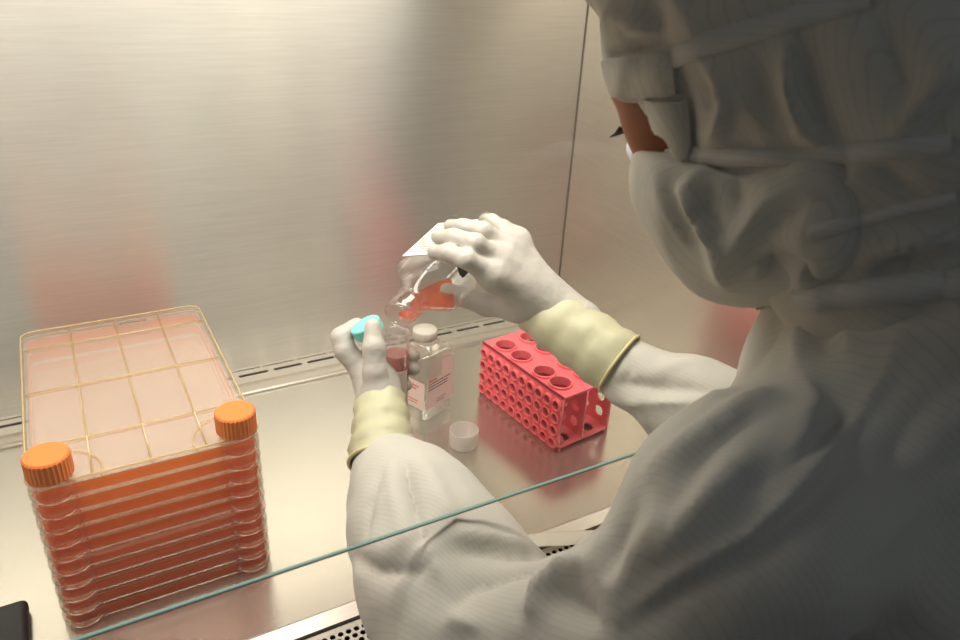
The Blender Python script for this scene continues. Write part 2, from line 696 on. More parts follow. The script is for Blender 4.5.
slab('wall_back', (XL - 0.01, YB, -0.04), (XR + 0.01, YB + 0.02, ZT), 'wall_steel')
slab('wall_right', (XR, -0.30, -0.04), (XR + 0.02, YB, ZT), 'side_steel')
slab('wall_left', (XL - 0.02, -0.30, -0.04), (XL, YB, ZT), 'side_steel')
slab('ceiling', (XL - 0.02, -0.14, ZT), (XR + 0.02, YB + 0.02, ZT + 0.02), 'paint')
slab('trim_6', (XL - 0.02, -0.150, 0.660), (XR + 0.02, -0.118, ZT + 0.02), 'paint')             # unseen header over the sash, added to keep lamp light off the person
slab('floor', (-2.0, -2.2, -0.77), (2.4, 1.2, -0.75), 'floorm')
slab('trim_1', (XR - 0.0014, YB - 0.0014, 0.004), (XR, YB, ZT), 'seam')           # dark joint in the back corner
slab('trim_2', (XL, -0.30, -0.75), (XR, YB, -0.055), 'paint')                        # cabinet body under the bench
slab('trim_3', (XL, -0.300, -0.055), (XR, -0.272, -0.002), 'lip_steel')              # front sill
slab('trim_4', (XL, -0.27, -0.050), (XR, YB, -0.046), 'dark')                        # trough panel under the bench top, its shade painted near-black

# slotted strip between bench and back wall
holes = []
for k in range(26):
    x0 = -0.4405 + k * 0.056 - 0.0395
    if x0 > XL + 0.004 and x0 + 0.049 < XR - 0.004:
        holes.append([(x0 + 0.003, 0.4045), (x0 + 0.046, 0.4045), (x0 + 0.049, 0.408), (x0 + 0.046, 0.4115), (x0 + 0.003, 0.4115), (x0, 0.408)])
    x0 += 0.0455 - 0.001
    if x0 > XL + 0.004 and x0 + 0.05 < XR - 0.004:
        holes.append([(x0, 0.4235), (x0 + 0.051, 0.4235), (x0 + 0.051, 0.4265), (x0, 0.4265)])
me = plate_with_holes([(XL, 0.384), (XR, 0.384), (XR, YB), (XL, YB)], holes, 0.002)
bm = bmesh.new()
add_mesh(bm, me, Matrix.Translation((0, 0, -0.001)))
box(bm, (XL, 0.3575, -0.006), (XR, 0.3845, -0.0035))
box(bm, (XL, 0.3835, -0.006), (XR, 0.3855, 0.001))
struct(link_bm('trim_5', bm, 'lip_steel'))

# bench top
bm = bmesh.new()
box(bm, (XL + 0.001, -0.1005, -0.008), (XR - 0.001, 0.350, 0.0))
tray = link_bm('work_tray', bm, 'tray_steel')
tag(tray, 'bright stainless steel work surface under the hands, flasks and tube rack', 'work surface')
bm = bmesh.new()
tube_along(bm, [(XL + 0.002, 0.3525, 0.0), (XR - 0.002, 0.3525, 0.0)], 0.0055, 14)
link_bm('rear_bead', bm, 'lip_steel', tray, True)
bm = bmesh.new()
prof = [(-0.1005, 0.0002), (-0.104, 0.0022), (-0.107, 0.0015), (-0.1205, -0.0012), (-0.1212, -0.010), (-0.1005, -0.010)]
vs = [[bm.verts.new((x, y, z)) for y, z in prof] for x in (XL + 0.001, XR - 0.001)]
for k in range(len(prof)):
    bm.faces.new((vs[0][k], vs[0][(k + 1) % len(prof)], vs[1][(k + 1) % len(prof)], vs[1][k]))
bm.faces.new(vs[0])
bm.faces.new(vs[1])
link_bm('front_lip', bm, 'lip_steel', tray)

# perforated front grille: staggered round holes, real openings over the near-black trough panel
bm = bmesh.new()
px_, py_, hr = 0.0086, 0.0076, 0.0031
gy0, gy1, gz = -0.2705, -0.1235, -0.004
ny = int((gy1 - gy0 - 0.010) / py_)
cols = int((XR - XL - 0.01) / px_)
cache = {}


def gv(x, y):
    k = (round(x, 5), round(y, 5))
    if k not in cache:
        cache[k] = bm.verts.new((x, y, gz))
    return cache[k]


NH = 8
for r in range(ny):
    yc = gy1 - 0.006 - (r + 0.5) * py_
    off = 0.5 * px_ if r % 2 else 0
    for c in range(cols - 1):
        xc = XL + 0.004 + off + (c + 0.5) * px_
        hx, hy = px_ / 2, py_ / 2
        outer = [(hx, 0), (hx, hy), (0, hy), (-hx, hy), (-hx, 0), (-hx, -hy), (0, -hy), (hx, -hy)]
        o = [gv(xc + a, yc + b) for a, b in outer]
        i1 = [bm.verts.new((xc + hr * math.cos(2 * PI * k / NH), yc + hr * math.sin(2 * PI * k / NH), gz)) for k in range(NH)]
        i2 = [bm.verts.new((v.co.x, v.co.y, gz - 0.0016)) for v in i1]
        for k in range(NH):
            bm.faces.new((o[k], o[(k + 1) % NH], i1[(k + 1) % NH], i1[k]))
            bm.faces.new((i1[k], i1[(k + 1) % NH], i2[(k + 1) % NH], i2[k]))
box(bm, (XL, gy1 - 0.0062, gz - 0.002), (XR, gy1, gz))
box(bm, (XL, gy0, gz - 0.002), (XR, gy1 - 0.006 - ny * py_, gz))
g = link_bm('front_grille', bm, 'grille_steel')
tag(g, 'perforated steel air grille in front of the work surface, under the elbow', 'grille')

# sliding glass sash leaning inwards, its polished lower edge showing blue-green
sa = thing('glass_sash', 'clear glass front sash with a blue-green polished lower edge crossing the sleeve', 'glass sash', (0, YF, 0.245))
slope = 0.32


def sash_box(name, x0, x1, z0, z1, t, mat):
    bm = bmesh.new()
    vs = []
    for x in (x0, x1):
        for z in (z0, z1):
            for s in (-t / 2, t / 2):
                vs.append(bm.verts.new((x, z * slope + s, z)))
    for f in ((0, 1, 3, 2), (4, 6, 7, 5), (0, 4, 5, 1), (2, 3, 7, 6), (0, 2, 6, 4), (1, 5, 7, 3)):
        bm.faces.new([vs[i] for i in f])
    return link_bm(name, bm, mat, sa)


bm = bmesh.new()
q = [bm.verts.new(p) for p in ((XL, 0.0006, 0.0018), (XR, 0.0006, 0.0018), (XR, slope * 0.5, 0.5), (XL, slope * 0.5, 0.5))]
bm.faces.new(q)
link_bm('pane', bm, 'glass', sa)
sash_box('polished_edge', XL, XR, 0, 0.0012, 0.0026, 'glass_edge')

# ================================================================== culture stack with ten trays
SW, SD, NT, TP = 0.212, 0.335, 10, 0.0175
st = thing('cell_culture_stack', 'ten-layer clear culture stack of orange medium with two orange screw caps', 'culture vessel', (-0.078, -0.019, 0.0006))


def rrect(x0, y0, x1, y1, r, n=5):
    pts = []
    for cx, cy, a0 in ((x1 - r, y0 + r, -PI / 2), (x1 - r, y1 - r, 0), (x0 + r, y1 - r, PI / 2), (x0 + r, y0 + r, PI)):
        for k in range(n + 1):
            a = a0 + k / n * PI / 2
            pts.append((cx + r * math.cos(a), cy + r * math.sin(a)))
    return pts


def wall_loop(bm, secs):
    """secs: list of (outline, z)"""
    rings = [[bm.verts.new((x, y, z)) for x, y in o] for o, z in secs]
    n = len(rings[0])
    for a, b in zip(rings[:-1], rings[1:]):
        for k in range(n):
            bm.faces.new((a[k], a[(k + 1) % n], b[(k + 1) % n], b[k]))
    return rings


CXL, CXR, CY = 0.0215, 0.1905, 0.0215
bm = bmesh.new()
o0 = rrect(0.004, 0.012, SW - 0.004, SD - 0.003, 0.012)
o1 = rrect(0.001, 0.009, SW - 0.001, SD, 0.014)
rg = wall_loop(bm, [(o0, 0.0), (o1, 0.003), (o1, 0.0145), (o0, TP - 0.0002)])
bm.faces.new(rg[0])
for cx in (CXL, CXR):
    mt = Matrix.Translation((cx, CY, 0))
    lathe(bm, [(0.0165, 0.0), (0.0205, 0.004), (0.0215, 0.009), (0.0205, 0.0135), (0.0165, TP - 0.0002)], 28, mt)
tray0 = link_bm('tray', bm, 'pc', st, True)
bm = bmesh.new()
oi = rrect(0.0055, 0.0125, SW - 0.0055, SD - 0.006, 0.010)
rg = wall_loop(bm, [(oi, 0.0018), (oi, 0.0145)])
bm.faces.new(rg[0])
bm.faces.new(rg[1])
for cx in (CXL, CXR):
    rr = lathe(bm, [(0.0165, 0.003), (0.0178, 0.0075)], 24, Matrix.Translation((cx, CY, 0)))
    lathe_cap(bm, rr[0])
    lathe_cap(bm, rr[1])
med0 = link_bm('culture_medium', bm, 'media', tray0)
med0.data.materials.append(M['media_top'])
for f in med0.data.polygons:
    if abs(f.normal.z) > 0.9:
        f.material_index = 1
bm = bmesh.new()
on_ = rrect(0.0, 0.008, SW, SD + 0.001, 0.014)
rg = wall_loop(bm, [(on_, TP - 0.0008), (on_, TP + 0.0006)])
lip0 = link_bm('tray_rim', bm, 'pc_rib', tray0, True)
for k in range(1, NT):
    t = tray0.copy()
    C.objects.link(t)
    t.parent = st
    t.location = (0, 0, k * TP)
    for ch in (med0, lip0):
        c2 = ch.copy()
        C.objects.link(c2)
        c2.parent = t
ZL = NT * TP
bm = bmesh.new()
ol = rrect(0.001, 0.009, SW - 0.001, SD, 0.014)
rg = wall_loop(bm, [(ol, ZL + 0.0005), (ol, ZL + 0.005)])
bm.faces.new(rg[0])
link_bm('lid', bm, 'pc_top', st)
bm = bmesh.new()
tube_along(bm, [(x, y, ZL + 0.005) for x, y in ol], 0.0013, 6, closed=True)
for fx in (0.26, 0.505, 0.75):
    tube_along(bm, [(SW * fx, 0.011, ZL + 0.002), (SW * fx, SD - 0.002, ZL + 0.002)], 0.0011, 6)
for y in (0.078, 0.187, 0.292):
    tube_along(bm, [(0.003, y, ZL + 0.002), (SW - 0.003, y, ZL + 0.002)], 0.0011, 6)
for cx, a0, a1 in ((CXL, -0.3, 1.5), (CXR, 1.64, 3.44)):
    tube_along(bm, [(cx + 0.043 * math.cos(a0 + (a1 - a0) * k / 12), CY + 0.043 * math.sin(a0 + (a1 - a0) * k / 12), ZL + 0.002) for k in range(13)], 0.0011, 6)
link_bm('lid_ribs', bm, 'pc_rib', st, True)
for cx in (CXL, CXR):
    bm = bmesh.new()
    mt = Matrix.Translation((cx, CY, ZL))
    lathe(bm, [(0.0165, 0.0), (0.0175, 0.004), (0.0175, 0.010)], 32, mt)
    link_bm('neck', bm, 'pc', st, True)
    bm = bmesh.new()
    pr = [(0.0188, 0.007), (0.0197, 0.008), (0.0197, 0.0285), (0.0185, 0.0305), (0.0150, 0.0310), (0.0, 0.0308)]
    rings = []
    n = 96
    for ri, (r, z) in enumerate(pr):
        rings.append([bm.verts.new(mt @ Vector(((r + (0.0006 if (k % 3 == 0 and ri in (1, 2)) else 0)) * math.cos(2 * PI * k / n),
                                                 (r + (0.0006 if (k % 3 == 0 and ri in (1, 2)) else 0)) * math.sin(2 * PI * k / n), z))) for k in range(n)])
    for a, b in zip(rings[:-1], rings[1:]):
        for k in range(n):
            bm.faces.new((a[k], a[(k + 1) % n], b[(k + 1) % n], b[k]))
    bmesh.ops.remove_doubles(bm, verts=bm.verts, dist=1e-5)
    link_bm('screw_cap', bm, 'orange_cap', st)
bm = bmesh.new()
xx = 0.112
for k, wd in enumerate((3, 1, 2, 4, 3, 2, 1, 1, 3)):
    box(bm, (xx, SD + 0.0005, 0.1635), (xx + wd * 0.00125, SD + 0.0012, 0.1705))
    xx += wd * 0.00125 + 0.001
link_bm('printed_code', bm, 'ink', st)

# ================================================================== pink tube rack
RL, RW, RH = 0.187, 0.099, 0.090
rk = thing('tube_rack', 'bright pink four-way plastic tube rack standing under the right cuff', 'tube rack', (0.5455, 0.0235, 0.0006), (0, 0, math.radians(7.0)))
T = 0.003
TW = 0.0905
# local: x across, y along
holes = []
rims = []
for cx in (0.0215, 0.0700):
    for cy in (0.031, 0.066, 0.119, 0.157):
        yy = cy
        holes.append(circle(cx, yy, 0.0150, 28))
        rims.append((cx, yy))
me = plate_with_holes([(0, 0), (TW, 0), (TW, RL), (0, RL)], holes, T)
bm = bmesh.new()
add_mesh(bm, me, Matrix.Translation((0, 0, RH - T / 2)))
for cx, cy in rims:
    lathe(bm, [(0.0150, RH - T - 0.006), (0.0150, RH + 0.0035), (0.0160, RH + 0.0042), (0.0174, RH + 0.0035), (0.0176, RH - 0.001)], 32, Matrix.Translation((cx, cy, 0)))
link_bm('top_panel', bm, 'pink', rk)
# small-tube face
holes = []
cells = []
for r in range(4):
    for c in range(10):
        u = 0.0098 + c * (RL - 0.0196) / 9
        v = 0.0125 + r * 0.0208
        holes.append(circle(u, v, 0.0064, 18))
        cells.append((u, v))
me = plate_with_holes([(0, 0), (RL, 0), (RL, RH), (0, RH)], holes, T)
F = frame((T / 2, 0, 0), (0, 1, 0), (0, 0, 1), (-1, 0, 0))
bm = bmesh.new()
add_mesh(bm, me, F)
for u, v in cells:
    lathe(bm, [(0.0064, -0.012), (0.0064, 0.0055), (0.0072, 0.0062), (0.0087, 0.0055), (0.0092, 0.0010)], 18, F @ Matrix.Translation((u, v, 0)))
link_bm('small_tube_panel', bm, 'pink', rk)
# opposite face with larger holes and its sloped shoulder
holes = [circle(0.020 + c * 0.0295, v, 0.0082, 20) for c in range(6) for v in (0.026, 0.052)]
me = plate_with_holes([(0, 0), (RL, 0), (RL, 0.076), (0, 0.076)], holes, T)
F2 = frame((RW - T / 2, 0, 0), (0, 1, 0), (0, 0, 1), (1, 0, 0))
bm = bmesh.new()
add_mesh(bm, me, F2)
me = plate_with_holes([(0, 0), (RL, 0), (RL, 0.0164), (0, 0.0164)], [], T)
dx, dz = TW - RW, RH - 0.076
add_mesh(bm, me, frame((RW - T / 2, 0, 0.076 - 0.001), (0, 1, 0), (dx, 0, dz)))
link_bm('large_tube_panel', bm, 'pink', rk)
holes = [circle(cx, cy, 0.0105, 22) for cx in (0.0235, 0.0715) for cy in (0.018, 0.062, 0.117, 0.160)]
me = plate_with_holes([(0, 0), (RW, 0), (RW, RL), (0, RL)], holes, T)
bm = bmesh.new()
add_mesh(bm, me, Matrix.Translation((0, 0, 0.006)))
for x0 in (0.0, RW - 0.006):
    for y0 in (0.0, RL - 0.006):
        box(bm, (x0, y0, 0.0), (x0 + 0.006, y0 + 0.006, 0.006))
link_bm('base_panel', bm, 'pink', rk)
holes = [circle(0.020 + c * 0.0295, v, 0.0082, 20) for c in range(6) for v in (0.026, 0.052)]
me = plate_with_holes([(0, 0.006), (RL, 0.006), (RL, RH - T), (0, RH - T)], holes, T)
bm = bmesh.new()
add_mesh(bm, me, frame((0.047, 0, 0), (0, 1, 0), (0, 0, 1), (1, 0, 0)))
link_bm('divider', bm, 'pink', rk)
bm = bmesh.new()
box(bm, (T, RL - 0.006, 0.006), (0.047, RL - 0.003, RH - T))
link_bm('end_panel', bm, 'pink', rk)

# ================================================================== bottles


def bottle_mesh(bm, w, h, neck_r, neck_h, inset=0.0, mat=None, sh=0.36):
    a = w / 2 - inset
    secs = [(a * 0.80, a * 0.80, 4, inset), (a * 0.95, a * 0.95, 5, inset + 0.0015), (a, a, 7, inset + 0.005),
            (a, a, 7, h - 0.004), (a * 0.97, a * 0.97, 6, h)]
    sd = w * sh
    for t in (0.25, 0.5, 0.75, 1.0):
        k = a * 0.97 + (neck_r - inset - a * 0.97) * t
        secs.append((k, k, 6 - 4 * t ** 0.6, h + sd * (0.75 * t + 0.25 * t * t)))
    z0 = h + sd
    if neck_h:
        r = neck_r - inset
        for i in range(7):
            z = z0 + neck_h * (i + 1) / 8
            rr = r + (0.0013 if i % 2 == 0 and 1 < i < 6 else 0)
            secs.append((rr, rr, 2, z))
        secs.append((r, r, 2, z0 + neck_h))
        secs.append((r - 0.002, r - 0.002, 2, z0 + neck_h + 0.0004))
    rings = loft_square(bm, secs, 48, mat)
    lathe_cap(bm, rings[0])
    return rings


def text_rows(bm, F, x0, y0, w, rows, pitch, hgt, seed, fill=0.85):
    """rows of small printed words too fine to read"""
    rnd = random.Random(seed)
    for r in range(rows):
        x = x0
        end = x0 + w * (fill if r % 3 else min(1, fill * 1.15))
        while x < end:
            lw = rnd.uniform(0.0015, 0.005)
            lw = min(lw, end - x)
            b2 = bmesh.new()
            box(b2, (x, y0 - r * pitch, 0.00012), (x + lw, y0 - r * pitch + hgt, 0.00022))
            m2 = bpy.data.meshes.new('t')
            b2.to_mesh(m2)
            b2.free()
            add_mesh(bm, m2, F)
            x += lw + 0.0011


def panel(bm, F, x0, y0, x1, y1, z=0.0):
    vs = [bm.verts.new(F @ Vector(p)) for p in ((x0, y0, z), (x1, y0, z), (x1, y1, z), (x0, y1, z))]
    bm.faces.new(vs)


# standing bottle behind the tube
BW, BH = 0.063, 0.108
sb = thing('media_bottle', 'empty clear square bottle with white cap and pink label standing behind the tube', 'bottle', (0.4225, 0.205, 0.0005), (0, 0, math.radians(22)))
bm = bmesh.new()
bottle_mesh(bm, BW, BH, 0.0165, 0.012, sh=0.19)
link_bm('bottle_body', bm, 'bottle', sb, True)
bm = bmesh.new()
z0 = BH + BW * 0.19 + 0.002
lathe(bm, [(0.0172, z0), (0.0180, z0 + 0.001), (0.0180, z0 + 0.0125), (0.0172, z0 + 0.014), (0.0, z0 + 0.014)], 40)
link_bm('bottle_cap', bm, 'cap_solid', sb, True)
hw = BW / 2 + 0.0004
Fr = frame((-hw + 0.001, -hw, 0), (1, 0, 0), (0, 0, 1), (0, -1, 0))         # face towards the viewer's right
Fl = frame((-hw, hw - 0.001, 0), (0, -1, 0), (0, 0, 1), (-1, 0, 0))         # face towards the viewer's left
bm = bmesh.new()
panel(bm, Fr, 0.002, 0.022, BW - 0.003, 0.072)
panel(bm, Fr, 0.034, 0.072, BW - 0.003, 0.096)
panel(bm, Fl, 0.006, 0.022, BW - 0.002, 0.068)
lb = link_bm('bottle_label', bm, 'paper_pink', sb)
bm = bmesh.new()
text_rows(bm, Fr, 0.006, 0.0635, 0.048, 3, 0.0048, 0.0018, 3)
text_rows(bm, Fr, 0.024, 0.033, 0.02, 2, 0.0045, 0.0012, 4)
link_bm('label_print', bm, 'ink', lb)
bm = bmesh.new()
text_rows(bm, Fr, 0.006, 0.0680, 0.018, 1, 0.004, 0.0032, 5)
text_rows(bm, Fl, 0.016, 0.058, 0.034, 2, 0.0048, 0.0028, 6)
text_rows(bm, Fl, 0.030, 0.034, 0.02, 2, 0.005, 0.0018, 8)
link_bm('red_label_print', bm, 'ink_red', lb)

# tilted bottle in the right hand
a_c = np.array([0.495, 0.57, -0.66])
a_c /= np.linalg.norm(a_c)
w1_c = np.array([0.8, 0.0, 0.6])
w1_c -= a_c * (w1_c @ a_c)
w1_c /= np.linalg.norm(w1_c)


def c2w(v):
    return RGT * v[0] + UPV * v[1] - FWD * v[2]


ax_neck = Vector(-c2w(a_c))
ax_x = Vector(c2w(w1_c))
ax_y = ax_neck.cross(ax_x)
HW, HL = 0.066, 0.124
hc = Vector(W(448, 265, 0.885)) - ax_neck * (HL - 0.049)
FB = frame(hc, ax_x, ax_y, ax_neck)
hb = thing('media_bottle', 'open clear square bottle of orange medium tilted in the right hand, pouring', 'bottle', hc)
hb.rotation_euler = FB.to_euler()
bm = bmesh.new()
bottle_mesh(bm, HW, HL, 0.0165, 0.032)
link_bm('bottle_body', bm, 'bottle', hb, True)
# collar ring on the neck
zc = HL + HW * 0.36
bm = bmesh.new()
tube_along(bm, [(0.0172 * math.cos(2 * PI * k / 32), 0.0172 * math.sin(2 * PI * k / 32), zc + 0.004) for k in range(32)], 0.0014, 8, closed=True)
tube_along(bm, [(0.0158 * math.cos(2 * PI * k / 32), 0.0158 * math.sin(2 * PI * k / 32), zc + 0.032) for k in range(32)], 0.0012, 8, closed=True)
link_bm('neck_ring', bm, 'bottle', hb, True)
# liquid lying level in the lower side and shoulder
bm = bmesh.new()
bottle_mesh(bm, HW, HL, 0.0165, 0.018, 0.0016)
bmesh.ops.holes_fill(bm, edges=[e for e in bm.edges if e.is_boundary], sides=0)
inv = FB.inverted().to_3x3()
upl = (inv @ Vector((0, 0, 1))).normalized()
zl_neck = Vector((0, 0, zc + 0.012))
level = FB.inverted() @ (FB @ zl_neck - Vector((0, 0, 0.0115)))
bmesh.ops.bisect_plane(bm, geom=bm.verts[:] + bm.edges[:] + bm.faces[:], plane_co=level, plane_no=upl, clear_outer=True)
bmesh.ops.holes_fill(bm, edges=[e for e in bm.edges if e.is_boundary], sides=0)
link_bm('liquid', bm, 'media_bottle', hb)
# label on the upper face (local direction of world-up)
sy = 1 if upl.y > 0 else -1
hw = HW / 2 + 0.0005
FU = frame((-hw + 0.001, sy * hw, 0), (1, 0, 0), (0, 0, 1), (0, sy, 0))
bm = bmesh.new()
panel(bm, FU, 0.002, 0.030, HW - 0.002, 0.108)
lb = link_bm('bottle_label', bm, 'paper', hb)
bm = bmesh.new()
text_rows(bm, FU, 0.005, 0.036, 0.055, 13, -0.0052, 0.0014, 12, 0.95)
link_bm('label_print', bm, 'ink_faint', lb)
# dark mark printed on the side face
bm = bmesh.new()
pl = FB @ Vector((hw, 0, HL / 2))
for mk in ([(456, 262), (470, 268), (468, 273), (463, 278), (459, 274)],):
    vs = []
    for u_ in mk:
        d_ = Vector(raydir(*u_))
        t_ = (pl - Vector(CAM)).dot(ax_x) / d_.dot(ax_x)
        vs.append(bm.verts.new(FB.inverted() @ (Vector(CAM) + d_ * t_)))
    bm.faces.new(vs)
link_bm('dark_mark', bm, 'ink', hb)

# ================================================================== centrifuge tube held in the left hand
tp = Vector(W(397, 331, 0.822))
tdir = Vector((0.012, 0.0, 1)).normalized()
FT = frame(tp - tdir * 0.115, Vector((1, 0, -0.012)), Vector((0, 1, 0)))
tb = thing('centrifuge_tube', 'clear open centrifuge tube of red medium upright in the left hand', 'tube', FT.to_translation())
tb.rotation_euler = FT.to_euler()
bm = bmesh.new()
lathe(bm, [(0.0, 0.0), (0.0035, 0.0005), (0.0135, 0.017), (0.0138, 0.020), (0.0140, 0.104), (0.0146, 0.1045), (0.0146, 0.107), (0.0138, 0.108), (0.0142, 0.110), (0.0138, 0.112), (0.0142, 0.1145), (0.0130, 0.115), (0.0128, 0.104)], 40)
link_bm('tube_body', bm, 'tube', tb, True)
bm = bmesh.new()
rr = lathe(bm, [(0.0, 0.0015), (0.003, 0.002), (0.0125, 0.018), (0.0128, 0.088), (0.0, 0.088)], 36)
link_bm('red_medium', bm, 'media_tube', tb)
# wrap-around write-on patch, facing the viewer
bm = bmesh.new()
toc = FT.inverted().to_3x3() @ Vector(CAM - W(397, 360, 0.82))
a0 = math.atan2(toc.y, toc.x)
N_ = 20
rows = []
for z in (0.024, 0.072):
    rows.append([bm.verts.new((0.01445 * math.cos(a0 - 1.0 + 1.95 * k / N_), 0.01445 * math.sin(a0 - 1.0 + 1.95 * k / N_), z)) for k in range(N_ + 1)])
for k in range(N_):
    bm.faces.new((rows[0][k], rows[0][k + 1], rows[1][k + 1], rows[1][k]))
link_bm('write_on_patch', bm, 'paper_pink', tb, True)

# blue-green cap pinched between thumb and forefinger
ct = Vector(W(367, 328, 0.805))
cn = Vector(c2w(np.array([-0.42, 0.80, 0.42]))).normalized()
cx_ = Vector(c2w(np.array([0.85, 0.5, 0.0])))
cx_ = (cx_ - cn * cx_.dot(cn)).normalized()
FC = frame(ct, cx_, cn.cross(cx_), cn)
bm = bmesh.new()
n = 72
pr = [(0.0150, -0.0060), (0.0164, -0.0060), (0.0166, 0.0045), (0.0158, 0.0058), (0.0140, 0.0062), (0.0, 0.0062)]
rings = []
for ri, (r, z) in enumerate(pr):
    rings.append([bm.verts.new(Vector(((r + (0.0004 if (k % 2 and ri in (1, 2)) else 0)) * math.cos(2 * PI * k / n), (r + (0.0004 if (k % 2 and ri in (1, 2)) else 0)) * math.sin(2 * PI * k / n), z))) for k in range(n)])
rings.insert(0, [bm.verts.new(Vector((0.0148 * math.cos(2 * PI * k / n), 0.0148 * math.sin(2 * PI * k / n), 0.003))) for k in range(n)])
for a, b in zip(rings[:-1], rings[1:]):
    for k in range(n):
        bm.faces.new((a[k], a[(k + 1) % n], b[(k + 1) % n], b[k]))
bm.faces.new(rings[0])
bmesh.ops.remove_doubles(bm, verts=bm.verts, dist=1e-6)
tc_ = link_bm('screw_lid', bm, 'teal', None)
tc_.location = ct
tc_.rotation_euler = FC.to_euler()
tag(tc_, 'blue-green screw cap pinched between left thumb and forefinger', 'cap')

# frosted cap on the bench
bm = bmesh.new()
rr = lathe(bm, [(0.0, 0.0), (0.0172, 0.0), (0.0182, 0.0012), (0.0186, 0.022), (0.0180, 0.0225), (0.0170, 0.022), (0.0166, 0.0025), (0.0, 0.0022)], 48)
bmesh.ops.remove_doubles(bm, verts=bm.verts, dist=1e-5)
bc = link_bm('bottle_cap', bm, 'cap_white', None, True)
bc.location = (0.4345, 0.0975, 0.0004)
bc.scale = (1.12, 1.12, 1.12)
tag(bc, 'frosted white bottle cap lying upturned on the steel beside the rack', 'cap')

# cream wrapper strip across the grille
A = np.array([0.4145, -0.1000, 0.0035])
B = np.array([0.590, -0.1630, 0.0035])
bm = bmesh.new()
N_ = 24
grid = []
for i in range(N_ + 1):
    t = i / N_
    p = A + (B - A) * t
    row = []
    for j in range(7):
        s = j / 6
        z = 0.004 + 0.0016 * math.sin(PI * s) + 0.0012 * math.sin(9 * t + 2.2 * s)
        row.append(bm.verts.new((p[0] - 0.0078 * s, p[1] - 0.0205 * s, z)))
    grid.append(row)
for i in range(N_):
    for j in range(6):
        bm.faces.new((grid[i][j], grid[i + 1][j], grid[i + 1][j + 1], grid[i][j + 1]))
r = bmesh.ops.solidify(bm, geom=bm.faces[:], thickness=0.0012)
ws = link_bm('wrapper_strip', bm, 'wrap', None, True)
tag(ws, 'cream wrapper strip lying along the edge of the perforated grille', 'wrapper')

# black rubber block at the far left
bk = bmesh.new()
box(bk, (-0.160, -0.026, 0.0004), (-0.107, 0.039, 0.016), 0.006, 4)
o = link_bm('black_block', bk, 'rubber', None, True)
tag(o, 'small black rounded block on the steel left of the culture stack', 'block')


# folds and creases of the clothes: line on the cloth, height (negative = crease), half-width
HOOD_FOLDS = [
    ([(602, 58), (628, 54), (650, 46), (672, 52)], -0.0085, 0.0055),
    ([(600, 30), (612, 12), (640, 30), (668, 48)], 0.0050, 0.008),
    ([(618, 30), (640, 48)], -0.0040, 0.007),
    ([(640, -10), (655, 15), (668, 44)], -0.0045, 0.009),
    ([(672, -10), (690, 20), (700, 40)], 0.0040, 0.009),
    ([(672, 54), (680, 80), (688, 120), (694, 160)], -0.0055, 0.007),
    ([(648, 105), (656, 140), (662, 160)], 0.0030, 0.006),
    ([(690, 60), (705, 78), (716, 100), (712, 112)], -0.0030, 0.008),
    ([(700, 62), (718, 80), (728, 104), (720, 128), (706, 140)], 0.0100, 0.007),
    ([(735, 60), (748, 100), (768, 148)], 0.0035, 0.008),
    ([(755, 55), (770, 100), (792, 146)], -0.0035, 0.008),
    ([(786, 42), (790, 90), (804, 128), (826, 148)], 0.0090, 0.007),
    ([(800, 42), (806, 90), (822, 126), (840, 146)], -0.0080, 0.010),
    ([(868, 5), (892, 45), (908, 88), (896, 118)], -0.0050, 0.008),
    ([(962, 40), (930, 90), (888, 140)], 0.0070, 0.010),
    ([(958, 80), (930, 120), (915, 145)], -0.0060, 0.009),
    ([(862, 168), (836, 190), (820, 228)], 0.0060, 0.010),
    ([(842, 166), (826, 186), (815, 215)], -0.0150, 0.013),
    ([(880, 165), (900, 185), (925, 200)], -0.0060, 0.009),
    ([(820, 240), (806, 262), (800, 292)], 0.0060, 0.010),
    ([(860, 262), (885, 248), (920, 240), (956, 236)], 0.0065, 0.009),
    ([(872, 276), (900, 266), (940, 262)], -0.0090, 0.012),
    ([(838, 256), (830, 274), (832, 290)], -0.0050, 0.009),
    ([(690, 170), (740, 172), (800, 172)], -0.0030, 0.007),
    ([(720, 150), (760, 140), (800, 150)], -0.0030, 0.006),
]
MASK_FOLDS = [
    ([(702, 168), (684, 190), (696, 214), (716, 244), (726, 288)], 0.0085, 0.008),
    ([(692, 170), (676, 190), (684, 216), (704, 250)], -0.0050, 0.007),
    ([(712, 180), (706, 210), (722, 240)], -0.0060, 0.008),
    ([(790, 186), (760, 208), (736, 242), (722, 268)], 0.0060, 0.009),
    ([(810, 200), (776, 226), (752, 262)], -0.0050, 0.009),
    ([(654, 170), (664, 206), (690, 250)], 0.0025, 0.006),
    ([(735, 180), (742, 205), (734, 225)], -0.0045, 0.008),
    ([(760, 262), (780, 270), (806, 268)], -0.0120, 0.014),
    ([(700, 164), (740, 170), (800, 172)], -0.0030, 0.005),
]
